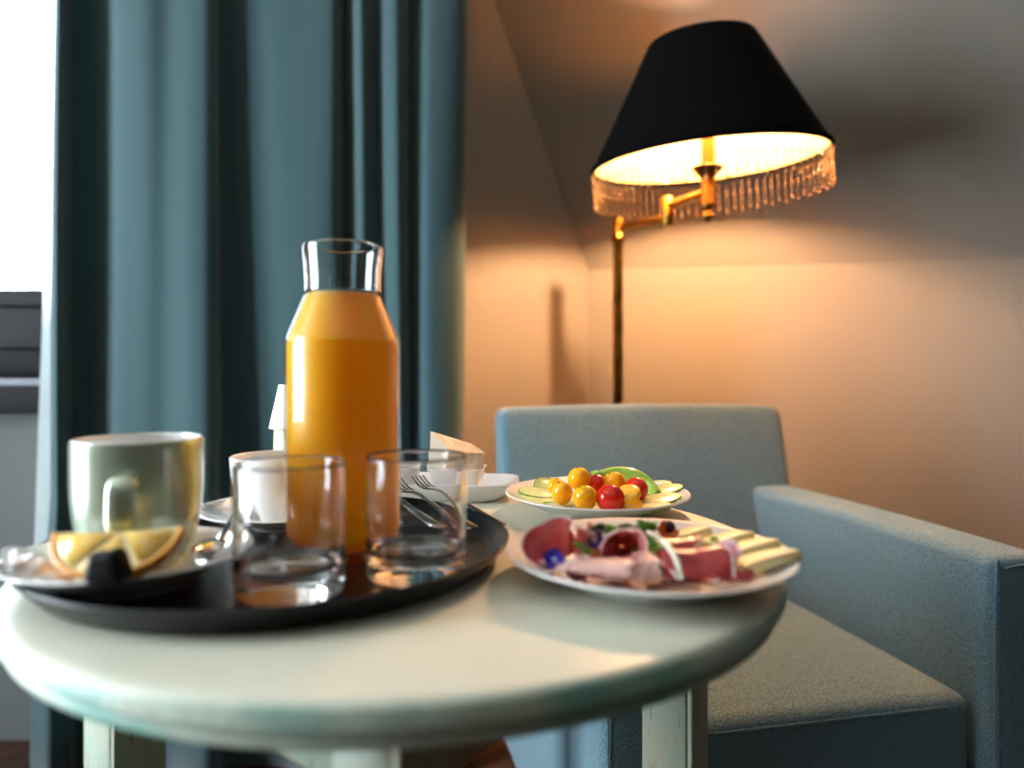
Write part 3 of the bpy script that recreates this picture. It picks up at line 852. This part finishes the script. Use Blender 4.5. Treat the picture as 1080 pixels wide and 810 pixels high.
def ham(label, pos, axis, Ln, r0, r1, a0, a1, grow=0, wav=.08, spin=0, m='ham', sq=1.0, seed=0, fat=True):
    """a slice curled into an open cone or roll; the fat edge runs along its rim"""
    mt = rot_to(axis, spin)
    def f(u, v):
        th = a0 + (a1 - a0) * u
        rr = (r0 + (r1 - r0) * v ** .8) * (1 + grow * u)
        rr *= 1 + .05 * math.sin(th * 3 + seed) * v + wav * noise.noise(Vector((u * 5 + seed, v * 2.5, seed * 1.7)))
        zz = Ln * v * (1 + .16 * math.sin(u * 4.5 + seed)) + .004 * noise.noise(Vector((u * 6, v * 3, seed)))
        p = Vector((rr * math.cos(th), rr * math.sin(th) * sq, zz))
        return tuple(mt @ p)
    t = thing('ham_slice', label, 'ham', pos, group='ham slices on the plate')
    o = ob('meat', grid(40, 12, f), M[m], t); solid(o, .0014)
    if fat:
        ob('fat_rim', tube([f(i / 39, 1) for i in range(40)], .0010, 6, 1), M['fat'], t)
    return t
ham('wide pink ham slice folded like a cup round the blue flower', (.037, .541, .7170), (-.30, -.55, .72), .026, .004, .0215, .2, 5.2, 0, .10, .9, 'ham', 1, 1)
ham('ham slice standing upright behind the blue flower', (.0545, .552, .7165), (.05, -.1, 1), .027, .008, .0115, -2.6, .9, .1, .12, 0, 'ham2', .8, 2)
ham('large dark open roll of ham in the middle of the plate', (.088, .572, .7215), (-.10, -.90, .16), .046, .003, .0178, -.3, 6.2, .1, .05, 1.2, 'ham', .85, 3)
ham('dark red ham fold behind the cup-shaped slice', (.040, .562, .7145), (-.15, -.2, .9), .022, .010, .014, .3, 3.6, 0, .12, 0, 'ham3', .9, 4)
ham('pale ham slice folded low at the front rim, left of centre', (.044, .506, .7250), (.75, -.20, .0), .036, .0075, .009, -1.0, 3.4, .1, .2, 0, 'ham2', .7, 5)
ham('small open roll of ham at the front rim', (.056, .525, .7195), (-.30, -.85, .15), .022, .004, .0105, -.4, 4.4, .1, .1, .5, 'ham', .75, 6)
ham('pale ham slice lying across the front under the dark roll', (.066, .505, .7210), (.98, -.05, .02), .042, .0085, .0095, -1.4, 3.4, .15, .2, 0, 'ham2', .65, 7)
ham('folded ham slice between the dark roll and the front rim', (.060, .519, .7185), (.97, .05, .02), .048, .010, .011, -1.0, 3.4, .1, .2, 0, 'ham', .7, 8)
ham('pale ham slice draped toward the camera right of centre', (.099, .535, .7205), (.05, -.92, -.06), .040, .011, .0135, .2, 3.0, 0, .15, 0, 'ham2', .8, 9)
ham('dark red cured ham roll right of the white stem', (.106, .510, .7225), (.99, .02, .02), .042, .0115, .014, -1.9, 3.4, .22, .3, 0, 'ham3', .8, 10)
ham('bright pink ham petal at the right end of the ham', (.148, .514, .7160), (.16, -.30, .8), .021, .007, .0115, -2.2, .9, .1, .12, .3, 'ham4', .8, 11)
ham('small dark red cured ham piece next to the cheese', (.152, .502, .7190), (.9, .1, .0), .016, .005, .0055, -1.2, 3.6, .1, .1, 0, 'ham3', .8, 12, False)
ham('dark red ham fold at the back beneath the orange petals', (.108, .560, .7215), (.9, .1, .02), .040, .010, .0115, -.6, 3.2, .1, .15, 0, 'ham3', .8, 13)
ham('ham slice lying flat at the left rim of the plate', (.026, .535, .7190), (.55, -.6, .02), .030, .009, .011, .2, 2.6, 0, .2, 0, 'ham2', .4, 14)
ham('ham slice filling the back of the plate behind the dark roll', (.058, .575, .7145), (.98, .05, .02), .042, .010, .011, -.6, 3.4, .1, .15, 0, 'ham', .7, 15)

M['cheese'] = mat('yellow_cheese', '#e6d690', .35, var='#efe4b4', vscale=30, Subsurface_Weight=.3, Subsurface_Scale=.01)
def cheese(label, p0, p1, hw, ht):
    p0, p1 = Vector(p0), Vector(p1)
    d = p1 - p0
    me = rbox(d.length / 2, hw, ht, ht * .65, 6, lambda q: (q[0], q[1] * (1 - .12 * q[0] / d.length), q[2] - q[0] * q[0] * 1.2))
    o = ob('cheese_slice', me, M['cheese'], None, (p0 + p1) / 2)
    o.rotation_euler = (Matrix.Rotation(math.atan2(d.y, d.x), 4, 'Z') @ Matrix.Rotation(-math.atan2(d.z, d.xy.length), 4, 'Y') @ Matrix.Rotation(-.16, 4, 'X')).to_euler()
    tag(o, label, 'cheese', 'cheese slices on the ham plate')
cheese('yellow cheese slice nearest the camera at the right rim', W(772, 600, .7215), W(834, 583, .7265), .0125, .0046)
cheese('yellow cheese slice second from the right rim', W(757, 587, .7225), W(814, 572, .7285), .0125, .0046)
cheese('yellow cheese slice third from the right rim', W(740, 577, .7235), W(787, 564, .7285), .0125, .0046)
cheese('short yellow cheese slice furthest back behind the orange petals', W(712, 569, .7225), W(744, 559, .7275), .0115, .0046)

# garnish: flowers, herbs, stem, berry
M['blue'] = mat('blue_petal', '#3a3ccf', .5, var='#2622a0', vscale=200)
M['violet'] = mat('violet_petal', '#221a52', .5, var='#3d2f86', vscale=200)
M['orange_p'] = mat('orange_petal', '#ee6a14', .45, var='#f58a2c', vscale=100)
M['white_c'] = mat('flower_centre', '#d8d8f0', .6)
def flower(label, pos, axis, n, l, w_, m, cm_):
    t = thing('edible_flower', label, 'flower', pos)
    t.rotation_euler = rot_to(axis).to_euler()
    for k in range(n):
        o = ob('petal', leaf_me(l, w_, -.4), m, t, (0, 0, 0), (0, -.35 - .3 * (k % 2), 2 * PI * k / n)); solid(o, .0004)
    if cm_: ob('flower_centre', lathe([(.0001, -.001), (.0022, 0), (.0018, .002), (.0001, .003)], 12), cm_, t)
flower('vivid blue flower tucked in the cup-shaped ham slice', A(585, 591, .523), (-.2, -.8, .5), 9, .0095, .003, M['blue'], M['white_c'])
flower('dark violet flower behind the upright ham slice', A(627, 571, .545), (.1, -.8, .6), 6, .0095, .004, M['violet'], M['white_c'])
flower('orange petals by the dark berry at the back of the ham', A(700, 566, .575), (.3, -.6, .7), 4, .0135, .0042, M['orange_p'], None)
bp_ = A(706, 556, .58)
be = thing('dark_berry', 'small round dark purple berry beside the orange petals', 'berry', bp_)
ob('skin', lathe([(.0001, -.0052)] + [(.0052 * math.sin(PI * i / 12), -.0052 * math.cos(PI * i / 12)) for i in range(1, 12)] + [(.0001, .0050)], 20, 180), mat('berry_skin', '#27162c', .3), be)
ob('calyx', lathe([(.0001, .0056), (.0014, .0054), (.0016, .0048), (.0001, .0046)], 10), M['scar'], be)
def lv(n, l, w_, up=.7):
    return [(2 * PI * k / n + random.uniform(-.4, .4), random.uniform(up - .4, up + .4), l * random.uniform(1.0, 1.5), w_ * random.uniform(1.0, 1.5)) for k in range(n)]
sprig('green herb leaves above the dark roll of ham', A(645, 567, .555), lv(6, .0105, .0042), M['leaf'])
sprig('dark green and brown herb leaves behind the dark roll', A(662, 563, .565), lv(5, .009, .004), M['leaf3'])
sprig('green herb leaves at the right side of the dark roll', A(682, 580, .545), lv(6, .013, .005, .3), M['leaf'])
sprig('bright green herb sprig topping the ham by the orange petals', A(684, 562, .565), lv(7, .0105, .0045, .8), M['leaf'])
sprig('green herb leaves under the dark violet flower', A(618, 582, .53), lv(4, .008, .003, .4), M['leaf'])
sprig('green herb leaves left of the dark violet flower tops', A(630, 563, .56), lv(5, .008, .0035, .7), M['leaf3'])
sprig('small cress sprig lying on the cheese slices', A(758, 577, .565), lv(4, .0075, .0035, .6), M['leaf'])
sprig('tiny cress leaves at the front edge of the cheese', A(776, 594, .535), lv(3, .006, .0025, .5), M['leaf'])
sprig('cress sprig between the orange petals and the cheese', A(724, 575, .57), lv(4, .007, .003, .6), M['leaf2'])
M['stem'] = mat('pale_stem', '#e9ecd4', .35, Subsurface_Weight=.2, Subsurface_Scale=.01)
tag(ob('cress_stem', tube([A(683, 561, .545), A(694, 567, .528), A(706, 578, .508), A(714, 592, .494), A(719, 611, .490)], lambda t: .0015 + .0005 * math.sin(t * PI), 8), M['stem']), 'pale curved stem arching over the ham', 'stem')
tag(ob('cress_stem', tube([A(712, 566, .575), A(726, 572, .57), A(742, 578, .567), A(756, 577, .565)], .0008, 8), M['stem']), 'thin pale green stem lying across the cheese slices', 'stem')
